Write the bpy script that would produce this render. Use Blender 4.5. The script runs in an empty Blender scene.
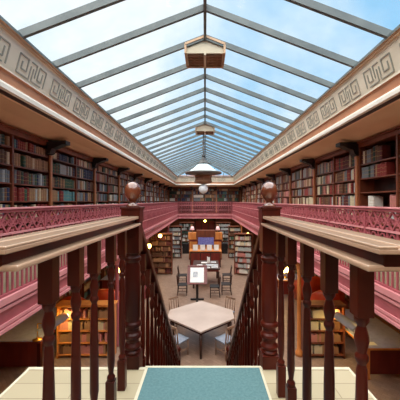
import bpy, bmesh, math, random
from mathutils import Vector, Matrix
random.seed(7)
PI = math.pi
EYE = 4.2          # camera height above the ground floor
GF = 3.0           # gallery floor level
C = bpy.context.scene.collection

# ------------------------------------------------------------------ materials
def lin(c):
    return tuple(((v/255)/12.92 if v/255 <= .04045 else ((v/255+.055)/1.055)**2.4) for v in c) + (1,)

def mat(name, c1, c2=None, rough=.5, scale=4, stretch=(1,1,1), bump=0, spec=.5, metal=0, detail=4, emit=0, coat=0):
    m = bpy.data.materials.new(name); m.use_nodes = True
    nt = m.node_tree; b = nt.nodes['Principled BSDF']
    b.inputs['Roughness'].default_value = rough
    b.inputs['Metallic'].default_value = metal
    b.inputs['Specular IOR Level'].default_value = spec
    b.inputs['Coat Weight'].default_value = coat
    b.inputs['Coat Roughness'].default_value = .15
    tc = nt.nodes.new('ShaderNodeTexCoord'); mp = nt.nodes.new('ShaderNodeMapping')
    mp.inputs['Scale'].default_value = stretch
    nt.links.new(tc.outputs['Object'], mp.inputs['Vector'])
    n = nt.nodes.new('ShaderNodeTexNoise'); n.inputs['Scale'].default_value = scale; n.inputs['Detail'].default_value = detail
    nt.links.new(mp.outputs['Vector'], n.inputs['Vector'])
    r = nt.nodes.new('ShaderNodeValToRGB')
    r.color_ramp.elements[0].position = .32; r.color_ramp.elements[1].position = .68
    r.color_ramp.elements[0].color = lin(c1); r.color_ramp.elements[1].color = lin(c2 or c1)
    nt.links.new(n.outputs['Fac'], r.inputs['Fac']); nt.links.new(r.outputs['Color'], b.inputs['Base Color'])
    if bump:
        bp = nt.nodes.new('ShaderNodeBump'); bp.inputs['Strength'].default_value = bump; bp.inputs['Distance'].default_value = .01
        nt.links.new(n.outputs['Fac'], bp.inputs['Height']); nt.links.new(bp.outputs['Normal'], b.inputs['Normal'])
    if emit:
        nt.links.new(r.outputs['Color'], b.inputs['Emission Color']); b.inputs['Emission Strength'].default_value = emit
    return m

M = {}
M['mahog'] = mat('mahogany', (48,14,9), (84,27,15), .32, 5, (1,1,.15), spec=.22)
M['rail'] = mat('rail_sky_sheen', (184,150,124), (204,172,146), .34, 6, (1,.1,1), coat=1)  # pale base colour carries the sky's reflection on the wood
M['finial'] = mat('polished_ball', (96,48,30), (124,66,42), .2, 5, coat=1)
M['case'] = mat('bookcase_wood', (98,48,32), (135,72,46), .4, 4, (1,1,.2))
M['case_edge'] = mat('pilaster_wood', (168,104,66), (196,130,88), .4, 4, (1,1,.2))
M['dark'] = mat('dark_wood', (46,24,18), (70,36,24), .45, 6)
M['orange'] = mat('oak', (190,110,50), (222,142,74), .45, 5, (1,1,.2))
M['red_wood'] = mat('red_wood', (96,26,22), (122,40,30), .4, 5, (1,1,.2))
M['pink'] = mat('pink_paint', (158,76,84), (180,96,102), .45, 3)
M['pink_lt'] = mat('pink_paint_edge', (206,130,134), (220,148,150), .4, 3)
M['cream'] = mat('cream_plaster', (222,208,186), (236,224,204), .6, 2)
M['cream_w'] = mat('white_moulding', (244,234,218), (250,242,230), .4, 2)
M['fret'] = mat('fret_grey', (150,148,136), (166,160,148), .6, 3)
M['tan'] = mat('tan_moulding', (186,150,118), (204,168,134), .55, 3)
M['brown_band'] = mat('brown_band', (178,118,84), (196,136,98), .55, 3)
M['soffit'] = mat('soffit_paint', (236,192,150), (246,208,168), .6, 1.5)
M['raft'] = mat('rafter_paint', (84,92,94), (104,112,112), .5, 3)
M['plaster'] = mat('wall_plaster', (150,100,80), (170,116,92), .7, 2)
M['teal'] = mat('teal_carpet', (88,122,126), (102,134,138), .95, 60, bump=.3, spec=.1)
M['fringe'] = mat('carpet_edge', (206,196,170), (218,208,184), .9, 20)
M['grey_top'] = mat('grey_leather', (150,154,200), (168,172,216), .4, 8)
M['table'] = mat('table_top', (184,162,150), (200,180,168), .3, 1.6)
M['white'] = mat('white_paper', (236,234,232), (246,244,242), .7, 5)
M['grey_p'] = mat('printed_paper', (150,156,168), (214,216,220), .7, 30)
M['blue_p'] = mat('blue_violet_panel', (88,92,170), (140,136,200), .5, 14)
M['silver'] = mat('silver_shade', (170,174,182), (186,190,198), .3, 4, metal=.5)
M['brass'] = mat('brass', (170,120,60), (190,140,76), .3, 5, metal=.8)
M['black'] = mat('black_lacquer', (22,18,20), (34,28,28), .4, 5)
M['redlea'] = mat('red_leather', (176,50,22), (204,76,34), .35, 5)
M['chair'] = mat('chair_wood', (130,100,82), (156,124,102), .45, 6)
M['bluegr'] = mat('blue_grey_fabric', (128,134,150), (146,152,166), .8, 12)
M['vbox'] = mat('ventilator_paint', (206,192,166), (222,208,184), .6, 3)
M['vgrid'] = mat('ventilator_grille', (128,92,66), (150,110,80), .6, 4)
M['hood'] = mat('pale_hood', (205,222,228), (222,234,238), .3, 3)
M['pend'] = mat('pendant_metal', (92,88,86), (112,106,102), .4, 4)
M['pglow'] = mat('warm_globe', (255,196,96), (255,204,108), .5, 3, emit=17)
M['pglobe'] = mat('white_globe', (232,236,240), (240,244,248), .25, 3)
M['bulb'] = mat('yellow_glow', (255,214,110), (255,224,130), .5, 3, emit=22)
M['pinkshade'] = mat('pink_lampshade', (238,190,190), (246,206,202), .6, 3, emit=.5)

def floor_mat():
    m = bpy.data.materials.new('wood_block_floor'); m.use_nodes = True
    nt = m.node_tree; b = nt.nodes['Principled BSDF']; b.inputs['Roughness'].default_value = .35
    tc = nt.nodes.new('ShaderNodeTexCoord')
    mp = nt.nodes.new('ShaderNodeMapping'); mp.inputs['Rotation'].default_value = (0,0,PI/4)
    nt.links.new(tc.outputs['Object'], mp.inputs['Vector'])
    br = nt.nodes.new('ShaderNodeTexBrick'); br.inputs['Scale'].default_value = 3
    br.inputs['Color1'].default_value = lin((140,112,96)); br.inputs['Color2'].default_value = lin((158,130,112))
    br.inputs['Mortar'].default_value = lin((128,98,80)); br.inputs['Mortar Size'].default_value = .01
    nt.links.new(mp.outputs['Vector'], br.inputs['Vector'])
    nt.links.new(br.outputs['Color'], b.inputs['Base Color'])
    return m
M['floor'] = floor_mat()
def boards_mat():
    m = bpy.data.materials.new('pale_boards'); m.use_nodes = True
    nt = m.node_tree; b = nt.nodes['Principled BSDF']; b.inputs['Roughness'].default_value = .5
    tc = nt.nodes.new('ShaderNodeTexCoord')
    br = nt.nodes.new('ShaderNodeTexBrick'); br.inputs['Scale'].default_value = 1.2
    br.inputs['Color1'].default_value = lin((178,164,134)); br.inputs['Color2'].default_value = lin((188,174,144))
    br.inputs['Mortar'].default_value = lin((150,134,108)); br.inputs['Mortar Size'].default_value = .004
    br.inputs['Brick Width'].default_value = 2; br.inputs['Row Height'].default_value = .17
    nt.links.new(tc.outputs['Object'], br.inputs['Vector'])
    nt.links.new(br.outputs['Color'], b.inputs['Base Color'])
    return m
M['boards'] = boards_mat()
def glass_mat():
    m = bpy.data.materials.new('skylight_glass'); m.use_nodes = True
    nt = m.node_tree; nt.nodes.clear()
    out = nt.nodes.new('ShaderNodeOutputMaterial'); mix = nt.nodes.new('ShaderNodeMixShader')
    tr = nt.nodes.new('ShaderNodeBsdfTransparent'); gl = nt.nodes.new('ShaderNodeBsdfGlossy')
    tc = nt.nodes.new('ShaderNodeTexCoord')
    n = nt.nodes.new('ShaderNodeTexNoise'); n.inputs['Scale'].default_value = 3; n.inputs['Detail'].default_value = 6
    r = nt.nodes.new('ShaderNodeValToRGB')
    r.color_ramp.elements[0].color = (.88,.92,.93,1); r.color_ramp.elements[1].color = (.99,.99,.99,1)
    nt.links.new(tc.outputs['Object'], n.inputs['Vector']); nt.links.new(n.outputs['Fac'], r.inputs['Fac'])
    nt.links.new(r.outputs['Color'], tr.inputs['Color'])
    gl.inputs['Roughness'].default_value = .1
    mix.inputs[0].default_value = .012
    nt.links.new(tr.outputs[0], mix.inputs[1]); nt.links.new(gl.outputs[0], mix.inputs[2]); nt.links.new(mix.outputs[0], out.inputs[0])
    return m
M['glass'] = glass_mat()

# ------------------------------------------------------------------ helpers
class MB:
    def __init__(s): s.v = []; s.f = []; s.mi = []; s.sm = []
    def add(s, vs, fs, mi=0, smooth=False):
        o = len(s.v); s.v += [tuple(p) for p in vs]
        for f in fs: s.f.append(tuple(i+o for i in f)); s.mi.append(mi); s.sm.append(smooth)
        return s
    def box(s, x0, x1, y0, y1, z0, z1, mi=0):
        if x0 > x1: x0, x1 = x1, x0
        if y0 > y1: y0, y1 = y1, y0
        if z0 > z1: z0, z1 = z1, z0
        return s.add([(x0,y0,z0),(x1,y0,z0),(x1,y1,z0),(x0,y1,z0),(x0,y0,z1),(x1,y0,z1),(x1,y1,z1),(x0,y1,z1)],
                     [(0,3,2,1),(4,5,6,7),(0,1,5,4),(1,2,6,5),(2,3,7,6),(3,0,4,7)], mi)
    def beam(s, a, b, w, h, mi=0, up=(0,0,1)):     # rectangular bar from a to b
        a = Vector(a); b = Vector(b); d = (b-a).normalized(); u = Vector(up)
        sd = d.cross(u)
        if sd.length < 1e-4: u = Vector((0,1,0)); sd = d.cross(u)
        sd.normalize(); u = sd.cross(d).normalized()
        vs = []
        for p in (a, b):
            for i, j in ((-1,-1),(1,-1),(1,1),(-1,1)): vs.append(p + sd*(i*w/2) + u*(j*h/2))
        return s.add(vs, [(0,1,2,3),(7,6,5,4),(0,4,5,1),(1,5,6,2),(2,6,7,3),(3,7,4,0)], mi)
    def tube(s, a, b, r0, r1=None, n=10, mi=0):
        r1 = r0 if r1 is None else r1
        a = Vector(a); b = Vector(b); d = (b-a).normalized(); u = Vector((0,0,1)) if abs(d.z) < .9 else Vector((1,0,0))
        x = d.cross(u).normalized(); y = d.cross(x)
        vs = []
        for p, r in ((a,r0),(b,r1)):
            for k in range(n):
                t = 2*PI*k/n; vs.append(p + x*(r*math.cos(t)) + y*(r*math.sin(t)))
        fs = [(k,(k+1)%n,n+(k+1)%n,n+k) for k in range(n)]
        s.add(vs, fs, mi, True)
        o = len(s.v)-2*n
        s.f += [tuple(o+k for k in range(n))[::-1], tuple(o+n+k for k in range(n))]; s.mi += [mi,mi]; s.sm += [False,False]
        return s
    def lathe(s, prof, cx=0, cy=0, n=16, mi=0, smooth=True, rot=0):   # prof: (r, z) list
        vs = []
        for r, z in prof:
            for k in range(n):
                t = 2*PI*k/n+rot; vs.append((cx+max(r,1e-4)*math.cos(t), cy+max(r,1e-4)*math.sin(t), z))
        fs = []
        for i in range(len(prof)-1):
            for k in range(n): fs.append((i*n+k, i*n+(k+1)%n, (i+1)*n+(k+1)%n, (i+1)*n+k))
        s.add(vs, fs, mi, smooth)
        o = len(s.v)-len(prof)*n
        s.f += [tuple(o+k for k in range(n))[::-1], tuple(o+(len(prof)-1)*n+k for k in range(n))]; s.mi += [mi,mi]; s.sm += [False,False]
        return s
    def sph(s, c, r, n=16, mi=0, sz=1):
        return s.lathe([(r*math.sin(PI*i/n*1.0), c[2]-r*sz*math.cos(PI*i/n)) for i in range(n+1)], c[0], c[1], n, mi)
    def prism(s, poly, z0, z1, mi=0):
        n = len(poly)
        return s.add([(x,y,z0) for x,y in poly]+[(x,y,z1) for x,y in poly],
                     [tuple(range(n))[::-1], tuple(range(n,2*n))]+[(k,(k+1)%n,n+(k+1)%n,n+k) for k in range(n)], mi)
    def mesh(s, name, mats):
        me = bpy.data.meshes.new(name); me.from_pydata(s.v, [], s.f)
        for m in (mats if isinstance(mats, (list,tuple)) else [mats]): me.materials.append(m)
        me.polygons.foreach_set('material_index', s.mi); me.polygons.foreach_set('use_smooth', s.sm); me.update()
        bm = bmesh.new(); bm.from_mesh(me); bmesh.ops.recalc_face_normals(bm, faces=bm.faces); bm.to_mesh(me); bm.free()
        return me
    def build(s, name, mats, parent=None, bevel=0, loc=(0,0,0)):
        return link(name, s.mesh(name, mats), parent, bevel, loc)

def link(name, me, parent=None, bevel=0, loc=(0,0,0)):
    o = bpy.data.objects.new(name, me); C.objects.link(o); o.location = loc
    if parent: o.parent = parent
    if bevel:
        b = o.modifiers.new('bevel', 'BEVEL'); b.width = bevel; b.segments = 2; b.limit_method = 'ANGLE'
    return o
def tag(o, label=None, cat=None, group=None, kind=None):
    if label: o['label'] = label
    if cat: o['category'] = cat
    if group: o['group'] = group
    if kind: o['kind'] = kind
    return o
def thing(name, loc=(0,0,0), rz=0, label=None, cat=None, group=None, kind=None):
    o = bpy.data.objects.new(name, None); C.objects.link(o); o.location = loc; o.rotation_euler = (0,0,rz)
    o.empty_display_size = .1
    return tag(o, label, cat, group, kind)
def copy_tree(o, parent=None):
    c = o.copy(); C.objects.link(c)
    if parent: c.parent = parent
    for ch in list(o.children): copy_tree(ch, c)
    return c
def dup(o, loc, rz=0, label=None, group=None, scale=None):
    c = copy_tree(o); c.location = loc; c.rotation_euler = (0,0,rz)
    if scale: c.scale = scale
    if label: c['label'] = label
    if group: c['group'] = group
    return c
def struct(name, mb, m, bevel=0):
    return tag(mb.build(name, m, bevel=bevel), kind='structure')

W = 2.4            # half width of the well
YF = 24.9          # far balustrade
XB = 3.4           # face of the gallery bookcases
YB0 = -2.4         # wall behind the camera
YE = 26.4

# ------------------------------------------------------------------ shell
struct('floor', MB().box(-5.5,5.5,YB0-.2,27.2,-.12,0), M['floor'])
for sd, nm in ((-1,'left'),(1,'right')):
    b = MB().box(sd*5.4, sd*5.6, YB0, 27.2, 0, 2.7).box(sd*3.78, sd*3.98, YB0, 27.2, GF, 5.75)
    struct('wall_'+nm, b, M['plaster'])
struct('wall_far', MB().box(-5.4,5.4,26.9,27.1,0,2.7).box(-3.78,3.78,26.62,26.75,GF,5.75), M['plaster'])
struct('wall_near', MB().box(-5.4,5.4,YB0-.2,YB0,0,2.7).box(-3.78,3.78,YB0-.2,YB0,GF,5.75), M['plaster'])
# gallery floor: a ring round the well, open in front of the camera's landing
g = MB()
for sd in (-1,1): g.box(sd*(W+.02), sd*5.5, YB0, 27.1, 2.72, GF)
g.box(-W-.02, W+.02, YF+.02, 27.1, 2.72, GF); g.box(-W-.02, W+.02, YB0, -.9, 2.72, GF)
struct('floor', g, M['boards']).name = 'floor_gallery'

# pink fascia round the edge of the gallery floor
f = MB()
def ring(mb, o_in, o_out, z0, z1, mi=0):   # band following three sides of the well; offsets measured into the well
    for sd in (-1,1):
        mb.box(sd*(W-o_in), sd*(W-o_out), -.9, YF-o_in if o_in > o_out else YF-o_out, z0, z1, mi)
    mb.box(-(W-o_in), W-o_in, YF-o_in, YF-o_out, z0, z1, mi)
ring(f, .0, -.018, 2.66, 3.02)
ring(f, .045, 0, 2.97, 3.05, 1)
ring(f, .028, 0, 2.90, 2.94, 1)
ring(f, .02, 0, 2.70, 2.74, 1)
ring(f, .035, 0, 2.64, 2.68, 1)
struct('trim_1', f, [M['pink'], M['pink_lt']])

# cornice swept along left, far and right sides: offset outward from the skylight opening, height over eye
XG, YG, YN = 2.45, 24.95, YB0
def sweep(prof, name, mats, mis=None):
    mb = MB()
    for i in range(len(prof)-1):
        (o0,z0),(o1,z1) = prof[i], prof[i+1]
        mi = mis[i] if mis else 0
        a = [(-XG-o0,YN,EYE+z0),(-XG-o1,YN,EYE+z1),(-XG-o1,YG+o1,EYE+z1),(-XG-o0,YG+o0,EYE+z0)]
        bq = [(-XG-o0,YG+o0,EYE+z0),(-XG-o1,YG+o1,EYE+z1),(XG+o1,YG+o1,EYE+z1),(XG+o0,YG+o0,EYE+z0)]
        c = [(XG+o0,YG+o0,EYE+z0),(XG+o1,YG+o1,EYE+z1),(XG+o1,YN,EYE+z1),(XG+o0,YN,EYE+z0)]
        for q in (a,bq,c): mb.add(q, [(0,1,2,3)], mi)
    # closed behind, so the moulding has real depth
    (o0,z0),(o1,z1) = prof[-1], prof[0]
    zt = max(z0,z1)+.02; ob = max(o0,o1)+.1
    me = mb.build(name, mats)
    return tag(me, kind='structure')
sweep([(.25,2.24),(-.0,2.22),(-.03,2.2),(-.03,2.16),(0,2.15),(0,2.125),(.03,2.115),(.05,2.10),(.05,2.075)], 'trim_2', [M['raft'],M['tan'],M['cream']], [0,0,0,1,1,1,2,2])
sweep([(.05,2.08),(.15,1.725)], 'trim_3', [M['cream']])
sweep([(.15,1.725),(.13,1.72),(.13,1.70),(.165,1.685),(.17,1.575),(.15,1.56),(.15,1.535),(.115,1.525),(.095,1.49),(.10,1.435),(.14,1.42),(.2,1.42),(.22,1.405)],
      'trim_4', [M['cream'],M['brown_band'],M['cream_w'],M['dark']], [0,0,1,1,1,1,2,2,2,2,3,3])
sweep([(.22,1.405),(.24,1.39),(.27,1.395),(.6,1.375),(.98,1.315),(1.36,1.315)], 'ceiling', [M['soffit']], None)
# roof upstand behind the cornice so no daylight leaks round it
r = MB()
for sd in (-1,1): r.box(sd*(XG+.2), sd*(XG+1.6), YN-.2, YG+1.6, EYE+2.1, EYE+2.3)
r.box(-XG-.2, XG+.2, YG+.2, YG+1.6, EYE+2.1, EYE+2.3); r.box(-XG-1.6, XG+1.6, YN-.4, YN, EYE+1.5, EYE+3.3)
for sd in (-1,1): r.box(sd*(XG+1.4), sd*(XG+1.6), YN-.2, YG+1.7, EYE+1.3, EYE+2.2)
r.box(-XG-1.6, XG+1.6, YG+1.5, YG+1.7, EYE+1.3, EYE+2.2)
struct('wall_roof_upstand', r, M['plaster'])

# fret relief on the frieze, a motif between every two rafters
PAT = [  # bars in a 0..1 x 0..1 panel (x along the wall, y up) : nested meander
 (0,0,.0,1),(0,1,.30,1),(.30,1,.30,.3),(.30,.3,.12,.3),(.12,.3,.12,.7),(0,0,.42,0),(.42,0,.42,.75),
 (.42,1,.62,1),(.62,1,.62,.25),(.52,0,.52,.7),(.52,0,.9,0),(.72,1,1,1),(.72,1,.72,.25),(.72,.25,.88,.25),(.88,.25,.88,.75),(1,1,1,0)]
fr = MB()
def fr_pt(side, u, h):     # u along run, h 0..1 up the sloping frieze
    o = .145 - .09*h - .004; z = EYE + 1.725 + .355*h
    o = .15 - .10*h - .006
    if side == 'L': return Vector((-XG-o, u, z))
    if side == 'R': return Vector((XG+o, u, z))
    return Vector((u, YG+o, z))
for side in 'LRF':
    u0, u1 = (1.2, 24.4) if side != 'F' else (-2.3, 2.3)
    u = u0 - (u0-3.73) % .83 + .83 if side != 'F' else -2.25
    while u + .7 < u1:
        for (a,b_,c,d) in PAT:
            p = fr_pt(side, u+.09+a*.62, .14+b_*.7); q = fr_pt(side, u+.09+c*.62, .14+d*.7)
            nrm = Vector((1 if side=='L' else -1,0,-.3)) if side != 'F' else Vector((0,-1,-.3))
            fr.beam(p, q, .017, .012, 0, nrm)
        u += .83
struct('trim_5', fr, M['fret'])

# ------------------------------------------------------------------ skylight
sky = thing('window_1', (0,0,EYE+2.2), kind='structure')
sky.location = (0,0,0)
RZ = EYE+3.15; GZ = EYE+2.22; HIPY = 22.3
ys = [3.73+.83*k for k in range(-7,23)]
xr = 2.43
def rid(y): return Vector((0, y, RZ))
k = 0
proto_r = None
for y in ys:
    if y > HIPY: continue
    for sd in (-1,1):
        MB().beam((sd*2.62,y,GZ-.068),(0,y,RZ),.05,.10).build('rafter', M['raft'], sky)
for sd in (-1,1):
    MB().beam((sd*xr,24.94,GZ),(0,HIPY,RZ),.06,.10).build('hip_rafter', M['raft'], sky)
    for y in (22.82, 23.65):
        t = (24.94-y)/(24.94-HIPY); MB().beam((sd*xr,y,GZ),(sd*xr*(1-t),y,GZ+(RZ-GZ)*t),.04,.08).build('rafter', M['raft'], sky)
for x in (-1.63,-.82,0,.82,1.63):
    t = 1-abs(x)/xr; MB().beam((x,24.94,GZ),(x,24.94-(24.94-HIPY)*t,GZ+(RZ-GZ)*t),.04,.08).build('rafter', M['raft'], sky)
MB().beam((0,YN,RZ+.0),(0,HIPY,RZ+.0),.05,.14).build('ridge_beam', M['raft'], sky)
up = Vector((0,0,.06))
for a, b_ in zip([YN]+[y for y in ys if y < HIPY and y > YN], [y for y in ys if y < HIPY and y > YN]+[HIPY]):
    for sd in (-1,1):
        q = [(sd*2.64,a,GZ-.02),(0,a,RZ+.055),(0,b_,RZ+.055),(sd*2.64,b_,GZ-.02)]
        MB().add(q+[(p[0],p[1],p[2]+.006) for p in q], [(0,1,2,3),(7,6,5,4),(0,4,5,1),(1,5,6,2),(2,6,7,3),(3,7,4,0)]).build('pane', M['glass'], sky)
for sd in (-1,1):
    q = [(sd*xr,HIPY,GZ+.055),(0,HIPY,RZ+.055),(sd*xr,24.94,GZ+.055)]
    MB().add(q+[(p[0],p[1],p[2]+.006) for p in q], [(0,1,2),(5,4,3),(0,3,4,1),(1,4,5,2),(2,5,3,0)]).build('pane', M['glass'], sky)
q = [(-xr,24.94,GZ+.055),(0,HIPY,RZ+.055),(xr,24.94,GZ+.055)]
MB().add(q+[(p[0],p[1],p[2]+.006) for p in q], [(0,1,2),(5,4,3),(0,3,4,1),(1,4,5,2),(2,5,3,0)]).build('pane', M['glass'], sky)

# ridge ventilator boxes
def ventilator(y, label):
    t = thing('ridge_ventilator', (0,y,RZ-.38), 0, label, 'ventilator', 'gabled ventilator boxes under the skylight ridge')
    w, d, zb, ze, za = .365, .52, .08, .24, .37
    b = MB()
    b.add([(-w,0,zb),(w,0,zb),(w,0,ze),(0,0,za),(-w,0,ze),(-w,d,zb),(w,d,zb),(w,d,ze),(0,d,za),(-w,d,ze)],
          [(0,1,2,3,4),(9,8,7,6,5),(0,5,6,1),(1,6,7,2),(2,7,8,3),(3,8,9,4),(4,9,5,0)])
    b.build('body', M['vbox'], t)
    r_ = MB()
    for s in (-1,1):
        r_.beam((s*(w+.02),-.02,ze-.0),(0,-.02,za+.02),.05,.04); r_.box(s*(w-.01),s*(w+.03),-.04,0,zb-.02,ze)
        r_.box(s*(w),s*(w+.03),0,d,zb-.02,zb+.02)
    r_.box(-w-.02,w+.02,d-.01,d+.03,zb-.03,zb+.01)
    r_.build('frame', M['tan'], t)
    for s in (-1,1):
        gr = MB(); x0, x1 = (-w+.03,-.025) if s < 0 else (.025, w-.03)
        gr.box(x0,x1,.03,d-.03,zb-.012,zb-.002)
        for i in range(5): gr.box(x0,x1,.05+i*.1,.07+i*.1,zb-.03,zb-.012)
        for i in range(4): gr.box(x0+.03+i*.09,x0+.045+i*.09,.03,d-.03,zb-.028,zb-.012)
        gr.build('grille', M['vgrid'], t)
    MB().box(-.02,.02,.0,d,zb-.035,zb-.001).build('divider', M['vbox'], t)
    return t
ventilator(5.40, 'larger, nearer cream ventilator box with brown grilles hanging under the skylight ridge')
ventilator(11.4, 'small, farther ventilator box under the ridge from which the hooded pendant hangs')

# big hooded pendant
p = thing('pendant_lamp', (0-.07,11.75,EYE), 0, 'large hooded pendant lamp with white globe hanging on a rod from the skylight ridge', 'lamp')
MB().tube((0,0,1.9),(0,0,2.80),.022,n=8).sph((0,0,2.45),.05).sph((0,0,2.2),.045).build('rod', M['pend'], p)
MB().lathe([(.03,1.95),(.06,1.9),(.05,1.84),(.12,1.72),(.20,1.64),(.25,1.60),(.28,1.57)],n=8,smooth=False).build('spire', M['black'], p)
MB().lathe([(.2,1.58),(.27,1.50),(.42,1.36),(.58,1.26),(.70,1.215)],n=24).build('hood', M['hood'], p)
MB().lathe([(.62,1.23),(.75,1.22),(.78,1.18),(.74,1.13),(.5,1.10),(.36,1.08)],n=24).build('brim', M['pend'], p)
MB().lathe([(.36,1.09),(.37,1.04),(.34,.98),(.35,.84),(.38,.80),(.3,.74),(.12,.71)],n=8,smooth=False).build('drum', M['vgrid'], p)
MB().sph((0,0,.51),.2).build('globe', M['pglobe'], p)

# ------------------------------------------------------------------ books
BC = {'green': (58,84,62), 'dark green': (36,56,46), 'grey': (112,116,120), 'pale grey': (168,172,170), 'brown': (100,64,44),
      'tan': (158,116,82), 'red': (136,44,38), 'dark red': (88,30,30), 'navy': (40,48,78), 'cream': (204,188,156), 'pink': (190,120,112),
      'black': (40,34,36), 'teal': (84,134,136), 'white': (222,216,206)}
for n_, c_ in BC.items(): M['bk_'+n_] = mat('cloth_'+n_.replace(' ','_'), c_, tuple(min(255,v+12) for v in c_), .6, 8)
BN = list(BC)
M['page'] = mat('page_block', (206,194,168), (216,204,180), .8, 20)
M['gilt'] = mat('gilt_tooling', (186,150,84), (200,166,96), .4, 10, metal=.3)
def book_mesh(col):       # unit book: x thickness, -y spine, z height
    b = MB()
    sp = [(.0,.12),(.08,.05),(.25,.015),(.5,0),(.75,.015),(.92,.05),(1,.12)]
    poly = sp+[(1,1),(0,1)]
    b.prism(poly, 0, .97)
    for z in (.14,.3,.62,.8):
        ring_ = [(x, y-.012 if y < .1 else y-.004) for x, y in sp]+[(1,.14),(0,.14)]
        b.prism(ring_, z, z+.018, 2 if z in (.3,.62) else 0)
    b.box(.1,.9,.1,.97,.97,.985,1)
    b.box(0,.09,.1,1,.97,1); b.box(.91,1,.1,1,.97,1)
    return b.mesh('book', [M['bk_'+col], M['page'], M['gilt']])
BM = {n_: book_mesh(n_) for n_ in BN}
ORD = ['','1st','2nd','3rd']+['%dth' % i for i in range(4,60)]; ORD[21]='21st'; ORD[22]='22nd'; ORD[23]='23rd'; ORD[31]='31st'; ORD[32]='32nd'; ORD[33]='33rd'
SH = ['top','second','third','fourth','fifth','sixth','seventh','eighth']
cands = []          # individual candidates (score, data)
rest = MB()         # everything else, one object
MATS_BOOK = [M['bk_'+n_] for n_ in BN]
def rest_book(x0,x1,y0,y1,z0,z1,col): rest.box(x0,x1,y0,y1,z0,z1,BN.index(col))
pal_left = ['green','grey','pale grey','brown','dark red','red','dark green','tan','grey','teal','brown','navy','cream','tan']
pal_right = ['cream','tan','brown','dark red','red','pink','grey','cream','pale grey','dark green','brown','tan']

# ------------------------------------------------------------------ gallery bookcases
Y0 = 1.29; BAY = 2.45
shelfL = [.96,.64,.32,.0,-.32,-.64,-.96]; shelfR = [.80,.49,.19,-.12,-.43,-.74,-1.0]
BT = EYE+1.295
def bookcase(name, length, shelves, label, group):   # built along local +x, face at local y=0, body to +y ; z world
    t = thing(name, (0,0,GF), 0, label, 'bookcase', group)
    D = .34; z = lambda v: EYE+v-GF
    top = BT-GF
    MB().box(.02,length-.02,D-.02,D,.04,top-.1).build('back_panel', M['dark'], t)
    for x in (.0, length/2-.02, length-.04):
        MB().box(x,x+.04,.0,D-.02,.04,top-.1).build('upright', M['case'], t)
    MB().box(0.002,length-.002,-.03,D,0,.1).build('plinth', M['case'], t, .006)
    cr = MB().box(.002,length-.002,-.01,D,top-.12,top-.03).box(.002,length-.002,-.05,D,top-.03,top-.0); cr.build('crown', M['case'], t, .006)
    for s in shelves:
        for a, b_ in ((.04,length/2-.02),(length/2+.02,length-.04)):
            MB().box(a,b_,.012,D-.02,z(s)-.025,z(s)).build('shelf', M['case'], t)
    # pilaster at the far end, with carved bracket
    pl = MB().box(length-.09,length-.01,-.04,.0,.1,top-.3).box(length-.1,length-.002,-.055,.0,.1,.25).box(length-.098,length-.004,-.055,0,top-.36,top-.3)
    pl.build('pilaster', M['case_edge'], t, .005)
    br = MB(); prof = [(0,-.30),(-.08,-.27),(-.12,-.17),(-.24,-.13),(-.34,-.08),(-.42,-.075),(-.42,-.0),(0,0)]
    vs = []
    for x in (length-.2,length-.002): vs += [(x,py-.0,top+pz+.005) for py,pz in prof]
    n = len(prof)
    br.add(vs, [tuple(range(n)), tuple(range(2*n-1,n-1,-1))]+[(i,(i+1)%n,n+(i+1)%n,n+i) for i in range(n)])
    br.build('bracket', M['black'], t)
    return t
nthw = ['nearest','second','third','fourth','fifth','sixth','seventh','eighth','ninth','farthest']
protoL = bookcase('bookcase', BAY, shelfL, 'x', 'tall bookcases along the left gallery wall')
protoR = bookcase('bookcase', BAY, shelfR, 'x', 'tall bookcases along the right gallery wall')
def mirror_shape(): pass
# left: local +x -> world +Y, local +y (depth) -> world -X : rot +90
# right: local +y -> world +X, local x -> world -Y : rot -90 (its pilaster end then is the near end)
cases = []
for k in range(10):
    y = Y0+BAY*k
    lab = '%s dark wood bookcase full of old volumes on the left gallery wall' % nthw[k-1] if k else 'dark wood bookcase on the left gallery wall level with the landing'
    if k == 1: lab = 'nearest visible dark wood bookcase on the left gallery wall, behind the pink balustrade'
    if k == 0:
        t = protoL; t.location = (-XB,y,GF); t.rotation_euler = (0,0,PI/2); t['label'] = lab
    else: t = dup(protoL, (-XB,y,GF), PI/2, lab)
    lab = lab.replace('left','right')
    if k == 1: lab = 'nearest dark wood bookcase on the right gallery wall, with half-empty shelves'
    if k == 0:
        t = protoR; t.location = (XB,y+BAY,GF); t.rotation_euler = (0,0,-PI/2); t['label'] = lab
    else: t = dup(protoR, (XB,y+BAY,GF), -PI/2, lab)
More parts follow.
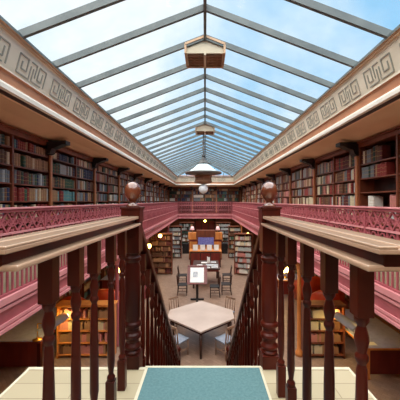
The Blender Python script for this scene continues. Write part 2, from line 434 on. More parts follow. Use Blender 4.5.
# books of the gallery sides
def px(X,Y,Z): return 205+280*X/Y, 201-280*(Z-EYE)/Y
for sd, shelves, pal in ((-1,shelfL,pal_left),(1,shelfR,pal_right)):
    sname = 'left' if sd < 0 else 'right'
    for k in range(10):
        for half in (0,1):
            ya = Y0+BAY*k+half*BAY/2+(.045 if half == 0 else .025); yb = ya+BAY/2-.075
            for si, s in enumerate([None]+shelves):
                # rows stand on shelves
                if s is None: continue
                up_ = (shelves[si-2]-.03) if si > 1 else 1.16
                gap = up_-s
                if s < -.5: continue
                row = []; y = yb
                base = random.choice(pal)
                hh = gap*random.uniform(.78,.9)
                near_right = (sd > 0 and k == 1)
                while y > ya+.05:
                    w = random.uniform(.042,.08)
                    if y-w < ya: break
                    if near_right and half == 1:
                        u = (yb-y)/(yb-ya)
                        if si-1 == 2: y -= w; continue
                        if si-1 == 3 and not (.18 < u < .34 or u > .78): y -= w; continue
                        if si-1 == 0 and u > .55: y -= w; continue
                        if si-1 == 1 and u > .72: y -= w; continue
                    elif random.random() < .04: y -= w*1.3; continue
                    if random.random() < .25: base = random.choice(pal)
                    col = base if random.random() < .7 else random.choice(pal)
                    if near_right and half == 1 and si-1 == 3: col = 'white' if (yb-y)/(yb-ya) < .5 else 'pink'
                    h = min(gap-.02, hh*random.uniform(.9,1.08)); d = random.uniform(.17,.22)
                    row.append((y-w+.001,y-.001,h,d,col)); y -= w
                for i, (a,b_,h,d,col) in enumerate(row):
                    z0 = EYE+s+.001
                    cx, cy = px(sd*XB,(a+b_)/2,z0+h/2)
                    xa,_ = px(sd*XB,max(a,.1),0); xb,_ = px(sd*XB,b_,0)
                    area = abs(xa-xb)*280*h/b_
                    vis = 0 < cx < 400 and s > -.2
                    cands.append((area if vis else 0, sd, k, half, si-1, i+1, a, b_, h, d, col, z0, len(row)))
cands.sort(key=lambda c: -c[0])
for c in cands[:300]:
    area, sd, k, half, srow, i, a, b_, h, d, col, z0, nrow = c
    if area <= 0: continue
    o = bpy.data.objects.new('book', BM[col]); C.objects.link(o)
    if sd < 0: o.location = (-XB-.03,a,z0); o.rotation_euler = (0,0,PI/2)
    else: o.location = (XB+.03,b_,z0); o.rotation_euler = (0,0,-PI/2)
    o.scale = (b_-a, d, h)
    sn = 'left' if sd < 0 else 'right'
    tag(o, '%s book %s from far end, %s shelf, %s half of %s %s gallery bookcase' % (col, ORD[i], SH[srow], ('near','far')[half], nthw[max(k-1,0)], sn), 'book', 'old volumes on the %s gallery shelves' % sn)
for c in cands[300:]:
    area, sd, k, half, srow, i, a, b_, h, d, col, z0, nrow = c
    if a < 3: continue
    rest_book(sd*(XB+.03), sd*(XB+.03+d), a, b_, z0, z0+h, col)
# far wall bookcases, face the camera
XE = 3.36
for i in range(3):
    x0 = -XE+.0+i*2*XE/3
    t = bookcase('bookcase', 2*XE/3-.03, shelfL, ('left','middle','right')[i]+' of the three bookcases on the far gallery wall under the skylight end', 'bookcases on the far gallery wall')
    t.location = (x0+.01, 26.24, GF)
    for half in (0,1):
        L = 2*XE/3-.03
        xa = x0+.045+half*L/2; xb = xa+L/2-.08
        for si, s in enumerate(shelfL[:4]):
            x = xa; base = random.choice(pal_left+['white'])
            while x < xb-.09:
                w = random.uniform(.045,.09)
                if random.random() < .3: base = random.choice(pal_left+['cream','tan'])
                rest_book(x, x+w-.003, 26.27, 26.46, EYE+s+.001, EYE+s+random.uniform(.24,.28) if si else EYE+s+.17, base); x += w

# ------------------------------------------------------------------ gallery balustrade
PL = 1.22
def panel_mesh(L):
    b = MB(); z = lambda v: EYE+v-GF
    # lattice frieze: crossing scrolls and rings
    n = 6; st = L/n
    zt, zm, zb = z(-.14), z(-.40), z(-.80)
    for i in range(n):
        xa = i*st; xb = xa+st; xm = xa+st/2; zc = (zt+zm)/2
        b.beam((xa,0,zm),(xb,0,zt),.022,.026,0,(0,1,0)); b.beam((xa,0,zt),(xb,0,zm),.022,.026,0,(0,1,0))
        for (r_, cx, cz) in ((.052,xm,zc),(.036,xa+.045,zc),(.036,xb-.045,zc)):
            pts = [(cx+r_*math.cos(a*PI/4),0,cz+r_*math.sin(a*PI/4)) for a in range(8)]
            for a in range(8): b.beam(pts[a],pts[(a+1)%8],.014,.02,0,(0,1,0))
        for zz in (zt-.03,zm+.03): b.box(xm-.03,xm+.03,-.008,.008,zz-.016,zz+.016)
        # second tier: pointed arches
        b.beam((xa,0,zb+.02),(xm,0,zm-.05),.018,.022,0,(0,1,0)); b.beam((xb,0,zb+.02),(xm,0,zm-.05),.018,.022,0,(0,1,0))
        b.beam((xm,0,zb),(xm,0,zm-.02),.018,.02,0,(0,1,0))
        pts = [(xa+.05*math.cos(a*PI/3),0,zm-.09+.05*math.sin(a*PI/3)) for a in range(6)]
        for a in range(6): b.beam(pts[a],pts[(a+1)%6],.014,.018,0,(0,1,0))
    b.box(0,L,-.015,.015,zm-.02,zm+.01,1); b.box(0,L,-.015,.015,zb-.02,zb+.015,1)
    nb = 13
    for i in range(nb):
        x = (i+.5)*L/nb; b.box(x-.011,x+.011,-.011,.011,z(-1.15),zb)
    return b.mesh('panel', [M['pink'],M['pink_lt']])
PM = panel_mesh(PL)
def balustrade(loc, rz, n, label):
    t = thing('gallery_balustrade', loc, rz, label, 'balustrade')
    z = lambda v: EYE+v-GF
    L = n*PL
    rl = MB().box(-.03,L+.03,-.05,.05,z(-.105),z(-.082),1).box(0,L,-.03,.03,z(-.145),z(-.105))
    rl.build('top_rail', [M['pink'],M['pink_lt']], t, .004)
    MB().box(0,L,-.025,.025,z(-1.165),z(-1.13)).build('bottom_rail', M['pink'], t)
    for i in range(n):
        link('panel', PM, t, loc=(i*PL,0,0))
    for i in range(n+1):
        MB().box(i*PL-.02,i*PL+.02,-.022,.022,.0,z(-.14)).build('post', M['pink'], t)
    return t
balustrade((-W-.0-.045, 25.0-21*PL, GF), PI/2, 21, 'long pink ironwork balustrade along the left gallery')
balustrade((W+.045, 25.0, GF), -PI/2, 21, 'long pink ironwork balustrade along the right gallery')
bf = balustrade((-W-.01+.0, YF+.05, GF), 0, 4, 'short pink ironwork balustrade across the far end of the gallery')
bf.scale = ((2*W-.02)/(4*PL)*.985,1,1); bf.location.x = -W+.045

# ------------------------------------------------------------------ landing, stair and its balustrades
XL, XR, YL = -.53, .47, 2.02
st = thing('staircase', (0,YL,0), 0, 'steep wooden staircase with pale boarded landing descending from the gallery', 'staircase')
def sbuild(mb, name, m, bevel=0): return mb.build(name, m, st, bevel, (0,-YL,0))
sbuild(MB().box(-1.25,1.02,-.88,YL-.03,2.9,3.0), 'landing', M['boards'])
sbuild(MB().box(-1.27,1.04,YL-.03,YL,2.93,3.004).box(-1.27,-1.25,-.88,YL,2.93,3.002).box(1.02,1.04,-.88,YL,2.93,3.002), 'nosing', M['fringe'], .004)
nst = 17; rise = 3.0/nst; tread = (5.43-YL)/nst
for i in range(1,nst):
    zz = 3.0-i*rise
    sbuild(MB().box(XL+.03,XR-.03,YL+(i-1)*tread,YL+i*tread+.03,zz-.04,zz), 'tread', M['mahog'])
for X in (XL,XR):
    b = MB(); y0_,y1_ = YL,5.43
    vs = []
    for x in (X-.02,X+.02): vs += [(x,y0_,2.9),(x,y0_,2.55),(x,y1_-.1,0.0),(x,y1_+.15,0.0),(x,y0_+.1,2.97)]
    b.add(vs, [(0,1,2,3,4),(9,8,7,6,5)]+[(i,(i+1)%5,5+(i+1)%5,5+i) for i in range(5)])
    sbuild(b, 'string', M['mahog'])
for x in (-1.15,.92):
    for y in (-.6,1.85):
        sbuild(MB().box(x-.05,x+.05,y-.05,y+.05,0,2.9), 'support_post', M['mahog'])

def turned(mb, h, x=0, y=0, z0=0, r=.0275, top=.17, bot=.19):    # a baluster of height h
    q = r*1.35
    mb.box(x-r,x+r,y-r,y+r,z0,z0+bot); mb.box(x-r,x+r,y-r,y+r,z0+h-top,z0+h)
    a = z0+bot; b_ = z0+h-top; L = b_-a
    mb.lathe([(r*.9,a),(r*.95,a+.02),(r*.55,a+.035),(r*.6,a+.05),(r*.85,a+.10),(r*.8,a+L*.5),(r*.62,b_-.16),(r*.5,b_-.145),
              (r*.8,b_-.13),(r*.8,b_-.12),(r*.55,b_-.11),(r*.85,b_-.075),(r*.82,b_-.06),(r*.5,b_-.03),(r*.85,b_-.015),(r*.9,b_)],x,y,14)
def turned_slope(mb, h, x, y, z0, r=.024):
    mb.box(x-r,x+r,y-r,y+r,z0,z0+.16); mb.box(x-r,x+r,y-r,y+r,z0+h-.14,z0+h)
    a = z0+.16; b_ = z0+h-.14
    mb.lathe([(r*.9,a),(r*.55,a+.03),(r*.85,a+.1),(r*.8,(a+b_)/2),(r*.5,b_-.13),(r*.9,b_-.12),(r,b_-.06),(r*.5,b_-.03),(r*.9,b_)],x,y,10)
RT = EYE-.107
def stair_balustrade(X, label, near):
    t = thing('stair_balustrade', (X,YL+.03,3.0), 0, label, 'balustrade')
    def bb(mb, name, m, parent=t, bevel=0): return mb.build(name, m, parent, bevel, (-X,-YL-.03,-3.0))
    # newel post with ball finial
    r = .06; yn = YL+.03
    nb = MB()
    z_ = lambda yy: EYE-(yy-201)*2.05/280
    nb.box(X-r,X+r,yn-r,yn+r,2.80,z_(352)); nb.box(X-r-.006,X+r+.006,yn-r-.006,yn+r+.006,z_(222),z_(208)); nb.box(X-r,X+r,yn-r,yn+r,z_(252),z_(222))
    nb.box(X-r-.014,X+r+.014,yn-r-.014,yn+r+.014,z_(209),z_(206.5))
    pr = [(352,.055),(350,.062),(348,.046),(346,.062),(344,.062),(341,.044),(338,.05),(336,.063),(333,.063),(331,.046),(327,.048),(325,.063),(322,.063),(320,.05),(316,.056),(290,.058),(266,.055),(262,.046),(260,.06),(257,.062),(255,.045),(252,.055)]
    nb.lathe([(b_,z_(a)) for a,b_ in pr],X,yn,18)
    nw = bb(nb,'newel_post',M['mahog'],t,.004)
    fb = MB().lathe([(.05,z_(206.5)),(.042,z_(205)),(.022,z_(203)),(.024,z_(201.5)),(.034,z_(200)),(.05,z_(197.5)),(.061,z_(193)),(.061,z_(189.5)),(.05,z_(185.5)),(.032,z_(183)),(.012,z_(182)),(.001,z_(181.8))],X,yn,18)
    fo = fb.build('ball_finial', M['finial'], nw)
    # the rail on the landing: top moulding, neck, lower moulding
    ye, yb = .66, yn-r
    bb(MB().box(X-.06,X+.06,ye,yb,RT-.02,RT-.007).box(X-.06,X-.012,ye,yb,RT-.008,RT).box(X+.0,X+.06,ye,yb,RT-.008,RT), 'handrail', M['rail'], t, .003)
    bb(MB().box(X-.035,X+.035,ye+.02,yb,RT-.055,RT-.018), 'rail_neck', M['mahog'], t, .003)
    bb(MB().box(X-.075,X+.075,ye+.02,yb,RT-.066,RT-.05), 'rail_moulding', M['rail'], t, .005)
    for y in near:
        b = MB(); turned(b, RT-.066-3.0, X, y, 3.0, .0245); bb(b,'baluster',M['mahog'],t,.002)
    # descending flight
    sl = (2.97)/(5.43-YL)
    za = lambda y: EYE-.14-sl*(y-yn)
    h0 = MB().beam((X,yn+.04,za(yn)),(X,5.5,za(5.46)),.085,.06); bb(h0,'stair_rail',M['mahog'],t,.012)
    n = 16
    for i in range(n):
        y = yn+.13+i*.205; zb = 3.0-sl*(y-YL)+.02; b = MB(); turned_slope(b, za(y)-zb-.02, X, y, zb); bb(b,'baluster',M['mahog'])
    b = MB().box(X-.05,X+.05,5.45,5.55,0,1.2).lathe([(.05,1.2),(.025,1.22),(.055,1.27),(.055,1.31),(.001,1.36)],X,5.5,14)
    bb(b,'bottom_newel',M['mahog'])
    return t
stair_balustrade(XL,'left mahogany stair balustrade with turned balusters and ball-topped newel',(.95,1.15,1.34,1.58,1.79))
stair_balustrade(XR,'right mahogany stair balustrade with turned balusters and ball-topped newel',(.84,1.06,1.29,1.53,1.73))
cp = thing('carpet_runner', (0,YL,3.0), 0, 'teal carpet runner lying on the pale landing', 'carpet')
MB().box(-.405,.385,-2.6,-.03,.004,.018).build('pile', M['teal'], cp, .004)
MB().box(-.425,-.405,-2.6,-.01,.004,.014).box(.385,.4,-2.6,-.01,.004,.014).box(-.425,.4,-.03,-.008,.004,.016).build('binding', M['fringe'], cp)

# ------------------------------------------------------------------ ground floor furniture
# columns under the gallery
for sd, sn in ((-1,'left'),(1,'right')):
    for i, y in enumerate((8.15 if sd < 0 else 7.62,12.1,19.5)):
        t = thing('column', (sd*2.56,y,0), 0, 'slender %s iron column under the %s gallery edge' % (('nearest','second','farthest')[i], sn), 'column', 'columns under the gallery')
        MB().lathe([(.1,0),(.1,.1),(.07,.14),(.055,.2),(.05,2.3),(.07,2.35)],0,0,14).build('shaft', M['pink'] if sd < 0 else M['orange'], t)
        MB().lathe([(.07,2.35),(.06,2.4),(.1,2.48),(.13,2.56)],0,0,14).box(-.12,.12,-.12,.12,2.56,2.715).build('capital', M['pink_lt'] if sd < 0 else M['orange'], t)

# six-sided reading table
t = thing('reading_table', (-.11,8.45,0), 0, 'big pale angular reading table at the foot of the stairs', 'table')
hexo = [(-1.0,-.22),(0,-1.13),(.97,-.27),(.97,.34),(-.02,1.16),(-1.0,.35)]
MB().prism(hexo, .735, .78).build('table_top', M['table'], t, .006)
MB().prism([(x*.985,y*.985) for x,y in hexo], .72, .735).build('edge_band', M['black'], t)
MB().prism([(x*.9,y*.9) for x,y in hexo], .64, .72).build('apron', M['mahog'], t)
for (x,y) in hexo: MB().tube((x*.88,y*.88,0),(x*.88,y*.88,.64),.03,.045,10).build('leg', M['dark'], t)

def chair(label, loc, rz, seat='bluegr', wood='chair'):
    t = thing('wooden_chair', loc, rz, label, 'chair', 'chairs round the pale reading table')
    MB().box(-.21,.21,-.21,.21,.43,.47).build('seat', M[seat], t, .012)
    for x in (-.19,.19):
        MB().tube((x*.95,-.18,0),(x*.95,-.18,.43),.015,.02,8).build('leg', M[wood], t)
        MB().tube((x,.23,0),(x*.95,.19,.43),.016,.02,8).build('leg', M[wood], t)
        MB().tube((x*.95,.2,.43),(x,.26,.88),.02,.016,8).build('back_post', M[wood], t)
    b = MB().beam((-.2,.26,.86),(.2,.26,.86),.03,.07)
    for x in (-.1,0,.1): b.beam((x,.2,.46),(x,.26,.84),.03,.014,0,(1,0,0))
    b.build('backrest', M[wood], t, .004)
    MB().beam((-.18,-.18,.2),(-.18,.21,.2),.02,.025).beam((.18,-.18,.2),(.18,.21,.2),.02,.025).beam((-.18,0,.2),(.18,0,.2),.02,.02).build('stretcher', M[wood], t)
    return t
c0 = chair('wooden chair with blue-grey seat tucked under the near left side of reading table', (-.72,7.62,0), PI*.78)
dup(c0, (.55,7.62,0), -PI*.78, 'wooden chair tucked under the near right side of the reading table')
dup(c0, (-.92,9.45,0), PI*.22, 'wooden chair behind the far left side of the reading table')
dup(c0, (.72,9.45,0), -PI*.22, 'wooden chair behind the far right side of the reading table')
for o in (c0,): pass

# sloping newspaper stand with white sheets
t = thing('display_stand', (-.33,11.9,0), 0, 'sloping dark-framed stand showing white printed sheets behind the reading table', 'stand')
b = MB().box(-.05,.05,-.05,.05,.05,.75).box(-.28,.28,-.04,.04,0,.06).box(-.04,.04,-.25,.25,0,.06); b.build('pedestal', M['black'], t)
tl = Matrix.Rotation(math.radians(52),3,'X')
def tilt(o): o.rotation_euler = (math.radians(52),0,0); o.location = (0,-.2,.72); return o
tilt(MB().box(-.42,.42,0,.85,-.03,0).box(-.42,.42,0,.05,0,.03).box(-.42,.42,.8,.85,0,.02).box(-.42,-.38,.05,.8,0,.02).box(.38,.42,.05,.8,0,.02).build('frame', M['red_wood'], t))
tilt(MB().box(-.3,.28,.08,.74,0,.012).build('sheet', M['white'], t))
tilt(MB().box(-.18,.02,.3,.55,.012,.016).build('printed_block', M['grey_p'], t))
# chairs either side of the stand
d0 = chair('dark wooden chair standing left of the sloping display stand', (-1.0,12.6,0), PI/2, 'black','dark'); d0['group'] = 'dark chairs round the long table'
dl = [('dark wooden chair nearest on the right of the display stand',(.42,12.35,0)),('second dark wooden chair on the right of the display stand',(.95,12.7,0)),
      ('dark wooden chair on the left of the long dark table',(-1.12,14.2,0)),('dark wooden chair on the right of the long dark table',(1.1,14.3,0))]
for l_, p_ in dl: dup(d0, p_, -PI/2 if p_[0] > 0 else PI/2, l_)

# long dark table with papers
t = thing('long_table', (0,14.3,0), 0, 'long dark table covered with white papers in the middle of the hall', 'table')
MB().box(-.62,.72,-.9,1.0,.9,.96).build('table_top', M['dark'], t, .006)
MB().box(-.56,.66,-.84,.94,.8,.9).build('apron', M['red_wood'], t)
for x in (-.55,.65):
    for y in (-.82,.92): MB().box(x-.04,x+.04,y-.04,y+.04,0,.8).build('leg', M['dark'], t)
k = 0
pl_ = [(-.5,-.75,.34,.24),(-.08,-.8,.3,.22),(.32,-.76,.3,.26),(-.42,-.35,.3,.22),(.05,-.3,.34,.24),(.42,-.34,.22,.28),(-.2,.25,.3,.22),(.3,.35,.28,.22)]
pn = ['front left corner','front middle','front right corner','middle left','centre','middle right','back left','back right']
for (x,y,w,d), nn in zip(pl_,pn):
    o = MB().box(0,w,0,d,0,.02).box(.02,w-.03,.02,d-.03,.02,.032,1).build('paper_stack', [M['white'],M['grey_p'] if k%3 else M['white']], loc=(x,14.3+y,.962))
    tag(o, 'white paper stack on the %s of the long dark table' % nn, 'papers', 'papers on the long dark table'); k += 1
# upright book in the middle
tag(MB().prism([(0,0),(.13,.04),(.13,.06),(0,.02)],0,.3).prism([(0,0),(-.02,.2),(0,.2),(.02,.02)],0,.3).build('open_booklet', M['white'], loc=(.13,14.62,.962)), 'white booklet standing open on the long dark table', 'booklet')

# service counter with leaflet holders and blue-violet panel
t = thing('service_counter', (0,18,0), 0, 'dark service counter across the hall behind the long table', 'counter')
MB().box(-.95,1.0,-.3,.4,0,1.0).build('body', M['dark'], t)
MB().box(-1.0,1.05,-.36,.45,1.0,1.05).build('counter_top', M['orange'], t, .006)
for i in range(3): MB().box(-.88+i*.63,-.32+i*.63,-.315,-.3,.12,.9).build('panel', M['red_wood'], t)
for i, x in enumerate((-.72,-.25,.18,.62)):
    t = thing('leaflet_holder', (x+.1,17.85,1.05), 0, '%s of the four white leaflet holders on the service counter' % ('leftmost','second from left','third from left','rightmost')[i], 'leaflet holder', 'leaflet holders on the service counter')
    MB().box(-.16,.16,-.06,.06,0,.02).box(-.16,.16,.03,.045,.02,.34).build('stand', M['silver'], t)
    MB().box(-.15,.15,-.0,.028,.022,.36).build('leaflet', M['white'], t)
t = thing('wooden_screen', (0,20,0), 0, 'orange wood cabinet with blue-violet panel beyond the service counter', 'cabinet')
MB().box(-1.15,1.2,0,.5,0,1.45).build('body', M['red_wood'], t, .01)
MB().box(-.5,.62,-.05,-.022,1.08,1.6).build('blue_panel', M['blue_p'], t)
MB().box(-.62,.72,.1,.4,1.45,2.1).build('upper_cupboard', M['case'], t, .01)
for a_, b_ in ((-1.2,-.64),(.74,1.24)): MB().box(a_,b_,-.04,.46,1.45,1.94).build('side_cupboard', M['orange'], t, .01)
for i in range(4): MB().box(-1.1+i*.58,-.58+i*.58,-.02,0,.1,1.3).build('door', M['orange'], t, .006)
for sd, x in ((-1,-.92),(1,.92)):
    t = thing('shaded_lamp', (x,20.2,1.942), 0, 'pink shaded lamp on the %s end of the orange wood cabinet' % ('left' if sd < 0 else 'right'), 'lamp', 'pink shaded lamps on the cabinet')
    MB().lathe([(.09,0),(.09,.02),(.02,.04),(.015,.2)],0,0,12).build('base', M['brass'], t)
    MB().lathe([(.16,.18),(.09,.42)],0,0,14).build('shade', M['pinkshade'], t)
for sd in (-1,1):
    t = thing('cupboard', (sd*1.5,22.3,0), 0, 'black cupboard standing to the %s of the orange wood cabinet' % ('left' if sd < 0 else 'right'), 'cupboard', 'black cupboards at the far end')
    MB().box(-.3,.3,0,.4,0,.8).build('body', M['black'], t, .008)
    for s in (-1,1): MB().box(s*.02,s*.28,-.015,0,.06,.76).build('door', M['black'], t, .004)

# bookcases on the ground floor (face toward -y locally)
def ground_case(loc, rz, w, h, rows, label, wood='case', pal=pal_left, fill=.93, group=None):
    t = thing('ground_bookcase', loc, rz, label, 'bookcase', group)
    MB().box(-w/2,w/2,.3,.33,0,h).build('back_panel', M['dark'], t)
    for s in (-1,1): MB().box(s*w/2,s*(w/2-.04),0,.3,0,h).build('upright', M[wood], t)
    nd = max(1, round(w/1.1))
    for i in range(1,nd): MB().box(-w/2+w*i/nd-.015,-w/2+w*i/nd+.015,.005,.3,0,h).build('divider', M[wood], t)
    MB().box(-w/2-.03,w/2+.03,-.03,.35,h,h+.06).build('crown', M[wood], t, .006)
    R = Matrix.Rotation(rz,3,'Z'); L = Vector(loc)
    sp = (h-.1)/rows
    for i in range(rows):
        z = .1+i*sp
        MB().box(-w/2+.04,w/2-.04,.01,.3,z-.03,z).build('shelf', M[wood], t)
        x = -w/2+.06; base = random.choice(pal)
        while x < w/2-.12:
            bw = random.uniform(.035,.07); hh = sp*random.uniform(.66,.86)
            m_ = (x+w/2) % (w/nd)
            if m_ > w/nd-.1 or m_ < .02: x += .03; continue
            if random.random() < fill:
                if random.random() < .3: base = random.choice(pal)
                vs = []
                for zz in (z+.001, z+hh-.03):
                    for (a,b_) in ((x,.05),(x+bw-.003,.05),(x+bw-.003,.24),(x,.24)):
                        v = R @ Vector((a,b_,zz)) + L; vs.append(v)
                rest.add(vs, [(0,3,2,1),(4,5,6,7),(0,1,5,4),(1,2,6,5),(2,3,7,6),(3,0,4,7)], BN.index(base))
            x += bw
    return t
palw = ['cream','tan','white','brown','pale grey','pink','tan','red']
ground_case((-3.2,7.45,0),0,1.5,1.38,4,'low wooden bookcase on the left behind the lit desk lamp','orange',['tan','cream','brown','tan','pink'],.9)
ground_case((3.2,7.45,0),0,1.06,1.38,4,'low wooden bookcase on the right behind the lit desk lamp','case',['cream','tan','pink','cream','brown'],.9)
ground_case((-2.5,15.95,0),0,1.25,2.3,7,'dark orange bookcase facing the stairs on the left of the hall','case',['brown','dark red','tan'],.8)
ground_case((2.15,15.8,0),-.35,1.05,2.3,7,'bookcase packed with pale volumes on the right of the hall','case',['white','pale grey','cream','pink','pale grey'],.97)
ground_case((-2.2,20.5,0),0,.95,2.3,7,'bookcase of pale volumes left of the orange wood cabinet','case',['pale grey','grey','white','green','cream'],.97)
ground_case((2.2,20.5,0),0,.95,2.3,7,'bookcase of mixed volumes right of the orange wood cabinet','case',['pale grey','tan','green','cream','brown'],.97)
for sd, sn in ((-1,'left'),(1,'right')):
    ground_case((sd*1.6,24.2,0),0,1.3,2.3,7,'tall bookcase at the far %s end of the hall' % sn,'case',['pale grey','grey','tan','white','dark green'],.95)
    for i, y in enumerate((10.3,12.6,14.9)):
        ground_case((sd*5.0,y,0),sd*-PI/2,2.1,2.3,7,'%s bookcase against the %s wall under the gallery' % (('nearest','second','third')[i],sn),'case',pal_left if sd < 0 else pal_right,.95)
t = thing('doorway_screen', (0,26.3,0), 0, 'dark panelled wooden partition closing the far end of the hall', 'partition')
MB().box(-1.0,1.0,0,.1,0,2.55).build('frame', M['dark'], t)
for i in range(3): MB().box(-.9+i*.62,-.36+i*.62,-.02,0,.15,2.3).build('panel', M['red_wood'], t, .006)

# reading desks with grey leather tops under the gallery
def desk(label, loc, w, d, wood, rz=0):
    t = thing('reading_desk', loc, rz, label, 'desk', 'grey-topped reading desks under the gallery')
    MB().box(-w/2,w/2,0,d,.70,.74).build('frame', M[wood], t, .006)
    MB().box(-w/2+.02,w/2-.02,.03,d-.03,.74,.752).build('leather_top', M['grey_top'], t)
    MB().box(-w/2+.1,w/2-.1,.05,.08,.12,.70).build('panel', M['red_wood'], t); MB().box(-w/2+.1,w/2-.1,d-.08,d-.05,.12,.70).build('panel', M['red_wood'], t)
    for x in (-w/2+.06,w/2-.06):
        for y in (.06,d-.06): MB().box(x-.045,x+.045,y-.045,y+.045,0,.70).build('leg', M[wood] if wood != 'red_wood' else M['mahog'], t, .006)
    return t
desk('grey-topped dark red reading desk at lower left beneath the gallery', (-4.67,6.85,0), 1.3, 2.2, 'red_wood')
desk('grey-topped reading desk with orange leg at lower right beneath the gallery', (4.42,6.55,0), 1.3, 2.4, 'orange')
desk('farther grey-topped reading desk under the left gallery', (-3.9,12.2,0), 1.4, 1.1, 'red_wood')
desk('farther grey-topped reading desk under the right gallery', (4.0,12.2,0), 1.6, 1.1, 'orange')
tag(MB().box(0,.2,0,.16,0,.004).build('card', M['white'], loc=(3.92,6.68,.754)), 'white card lying on the lower right reading desk', 'card')

def desk_lamp(label, loc, rz, L=.62, arm=.1, roll=0, fl=1):
    t = thing('desk_lamp', loc, rz, label, 'lamp', 'desk lamps with silver shades')
    MB().lathe([(.11,0),(.11,.02),(.03,.04),(.02,.08)],0,0,14).build('base', M['brass'], t)
    MB().tube((0,0,.06),(0,0,.40),.012,n=8).tube((0,0,.40),(0,-arm,.47),.012,n=8).build('stem', M['brass'], t)
    n = 10; vs = []; R_ = .15
    for x in (-L/2,L/2):
        for r_ in (R_,R_-.012):
            for i in range(n+1):
                a = PI*i/n+roll; vs.append((x,-arm+r_*math.cos(a),.40+r_*.8*math.sin(a)))
    m_ = n+1; fs = []
    for i in range(n):
        fs += [(i,i+1,2*m_+i+1,2*m_+i),(m_+i+1,m_+i,3*m_+i,3*m_+i+1)]
    for i in range(n): fs += [(i,m_+i,m_+i+1,i+1),(2*m_+i+1,3*m_+i+1,3*m_+i,2*m_+i)]
    fs += [(0,2*m_,3*m_,m_),(n,m_+n,3*m_+n,2*m_+n)]
    MB().add(vs, fs).build('shade', M['silver'], t)
    MB().tube((0,-arm,.385),((L/2+.13)*fl,-arm,.385),.06,n=10).build('bulb', M['bulb'], t)
    return t
# local -y of the lamp points to the hall centre
desk_lamp('silver-shaded desk lamp glowing yellow on the lower left reading desk', (-4.16,6.95,.752), PI/2-.12, .86, .42, 0)
desk_lamp('silver-shaded desk lamp glowing yellow on the lower right reading desk', (3.96,7.02,.752), -PI/2+.12, .86, .42, 0, -1)
desk_lamp('silver-shaded desk lamp on the farther left reading desk', (-3.5,12.6,.752), PI/2, .62, .15, -.5)
desk_lamp('silver-shaded desk lamp on the farther right reading desk', (3.6,12.6,.752), -PI/2, .62, .15, -.5)

# red leather armchairs with rounded backs
def armchair(label, loc, rz):
    t = thing('red_armchair', loc, rz, label, 'armchair', 'red leather armchairs under the gallery')
    MB().box(-.33,.33,-.3,.25,.28,.46).build('seat', M['redlea'], t, .05)
    n = 18; vs = []; ro, ri = .46, .34
    for i in range(n+1):
        a = -PI*.12+PI*1.24*i/n; s = math.sin(max(0,min(PI,a))); zt = .72+.36*max(0,s)**.8
        for r_, z in ((ro,.18),(ro+.03,zt-.05),((ro+ri)/2,zt),(ri,zt-.05),(ri,.3)):
            vs.append((r_*math.cos(a),r_*math.sin(a),z))
    fs = []
    for i in range(n):
        for j in range(4): fs.append((i*5+j,(i+1)*5+j,(i+1)*5+j+1,i*5+j+1))
        fs.append((i*5+4,(i+1)*5+4,(i+1)*5,i*5))
    fs += [(0,1,2,3,4),tuple(n*5+j for j in range(4,-1,-1))]
    b = MB().add(vs, fs, 0, True); b.build('backrest', M['redlea'], t)
    for x in (-.27,.27):
        for y in (-.24,.24): MB().tube((x,y,0),(x,y,.28),.02,.03,8).build('leg', M['dark'], t)
    return t
a0 = armchair('nearer red leather armchair under the right gallery beyond the low bookcase', (4.2,9.8,0), PI)
a0.scale = (1.3,1.3,1.2)
dup(a0, (4.25,11.4,0), PI*.95, 'farther red leather armchair under the right gallery')
dup(a0, (-3.3,9.8,0), PI, 'red leather armchair under the left gallery, closer to the hall centre')
dup(a0, (-4.47,9.6,0), PI*1.05, 'red leather armchair under the left gallery, nearer the outer wall', scale=(1,1,1))

# glowing globes hanging at the gallery edge
gl = []
def globe(label, loc, drop):
    t = thing('globe_lamp', loc, 0, label, 'lamp', 'glowing globe lamps under the gallery edge')
    MB().lathe([(.05,drop),(.05,drop-.02),(.01,drop-.04)],0,0,12).tube((0,0,.08),(0,0,drop-.02),.01,n=8).build('rod', M['brass'], t)
    MB().sph((0,0,0),.10,14).build('globe', M['pglow'], t)
    MB().lathe([(.035,.085),(.045,.12),(.02,.14)],0,0,12).build('gallery_fitter', M['brass'], t)
    return t
for sn, sd in (('left',-1),('right',1)):
    for i, (y, z, x) in enumerate(((8.75,2.05,2.62),(12.5,2.19,2.5),(15.6 if sd < 0 else 16.3,2.26,2.5))):
        globe('%s glowing globe lamp hanging under the %s gallery edge' % (('nearest','middle','farthest')[i], sn), (sd*x,y,z), 2.72-z)
globe('glowing globe lamp hanging under the far end of the gallery', (0,24.98,2.42), 2.72-2.42)
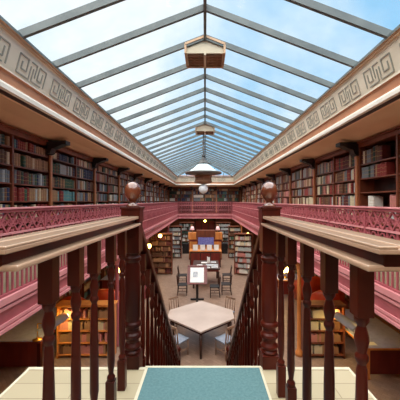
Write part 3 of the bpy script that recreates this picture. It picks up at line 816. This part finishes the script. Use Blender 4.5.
for sn, sd in (('left',-1),('right',1)):  # extra globes, out of view, added to give warm light under the galleries
    for i, y in enumerate((5.2,7.9,10.6,14.2)):
        globe('%s added globe lamp, out of view deep under the %s gallery' % (('nearest','second','third','farthest')[i], sn), (sd*4.1,y,2.3), .42)

tag(rest.build('shelved_books', MATS_BOOK), 'remaining old books filling the farther and lower bookcases', 'books', None, 'stuff')

# ------------------------------------------------------------------ daylight
w = bpy.data.worlds.new('sky'); bpy.context.scene.world = w; w.use_nodes = True
nt = w.node_tree; bg = nt.nodes['Background']
tc = nt.nodes.new('ShaderNodeTexCoord'); n = nt.nodes.new('ShaderNodeTexNoise'); n.inputs['Scale'].default_value = 2.2; n.inputs['Detail'].default_value = 5
nt.links.new(tc.outputs['Generated'], n.inputs['Vector'])
sep = nt.nodes.new('ShaderNodeSeparateXYZ'); nt.links.new(tc.outputs['Generated'], sep.inputs[0])
ma = nt.nodes.new('ShaderNodeMath'); ma.operation = 'MULTIPLY_ADD'; ma.inputs[1].default_value = -.28
nt.links.new(sep.outputs['X'], ma.inputs[0]); nt.links.new(n.outputs['Fac'], ma.inputs[2])
r = nt.nodes.new('ShaderNodeValToRGB'); r.color_ramp.elements[0].position = .36; r.color_ramp.elements[1].position = .62
r.color_ramp.elements[0].color = lin((150,200,236)); r.color_ramp.elements[1].color = lin((236,242,246))
nt.links.new(ma.outputs[0], r.inputs['Fac']); nt.links.new(r.outputs['Color'], bg.inputs['Color'])
bg.inputs['Strength'].default_value = 1.3
sn = bpy.data.lights.new('sun', 'SUN'); sn.energy = 11; sn.angle = math.radians(110); sn.color = (1,.95,.88)
so = bpy.data.objects.new('sun', sn); C.objects.link(so); so.rotation_euler = (math.radians(12),math.radians(-6),0); so.location = (0,0,12)

cam = bpy.data.cameras.new('camera'); co = bpy.data.objects.new('camera', cam); C.objects.link(co)
co.location = (0,0,EYE); co.rotation_euler = (PI/2,0,0)
cam.sensor_width = 36; cam.lens = 25.2; cam.shift_x = -5/400; cam.shift_y = 1/400; cam.clip_start = .05; cam.clip_end = 200
sc = bpy.context.scene; sc.camera = co
vs = sc.view_settings; vs.view_transform = 'Standard'; vs.look = 'None'; vs.gamma = 1; vs.use_curve_mapping = False; vs.exposure = 0
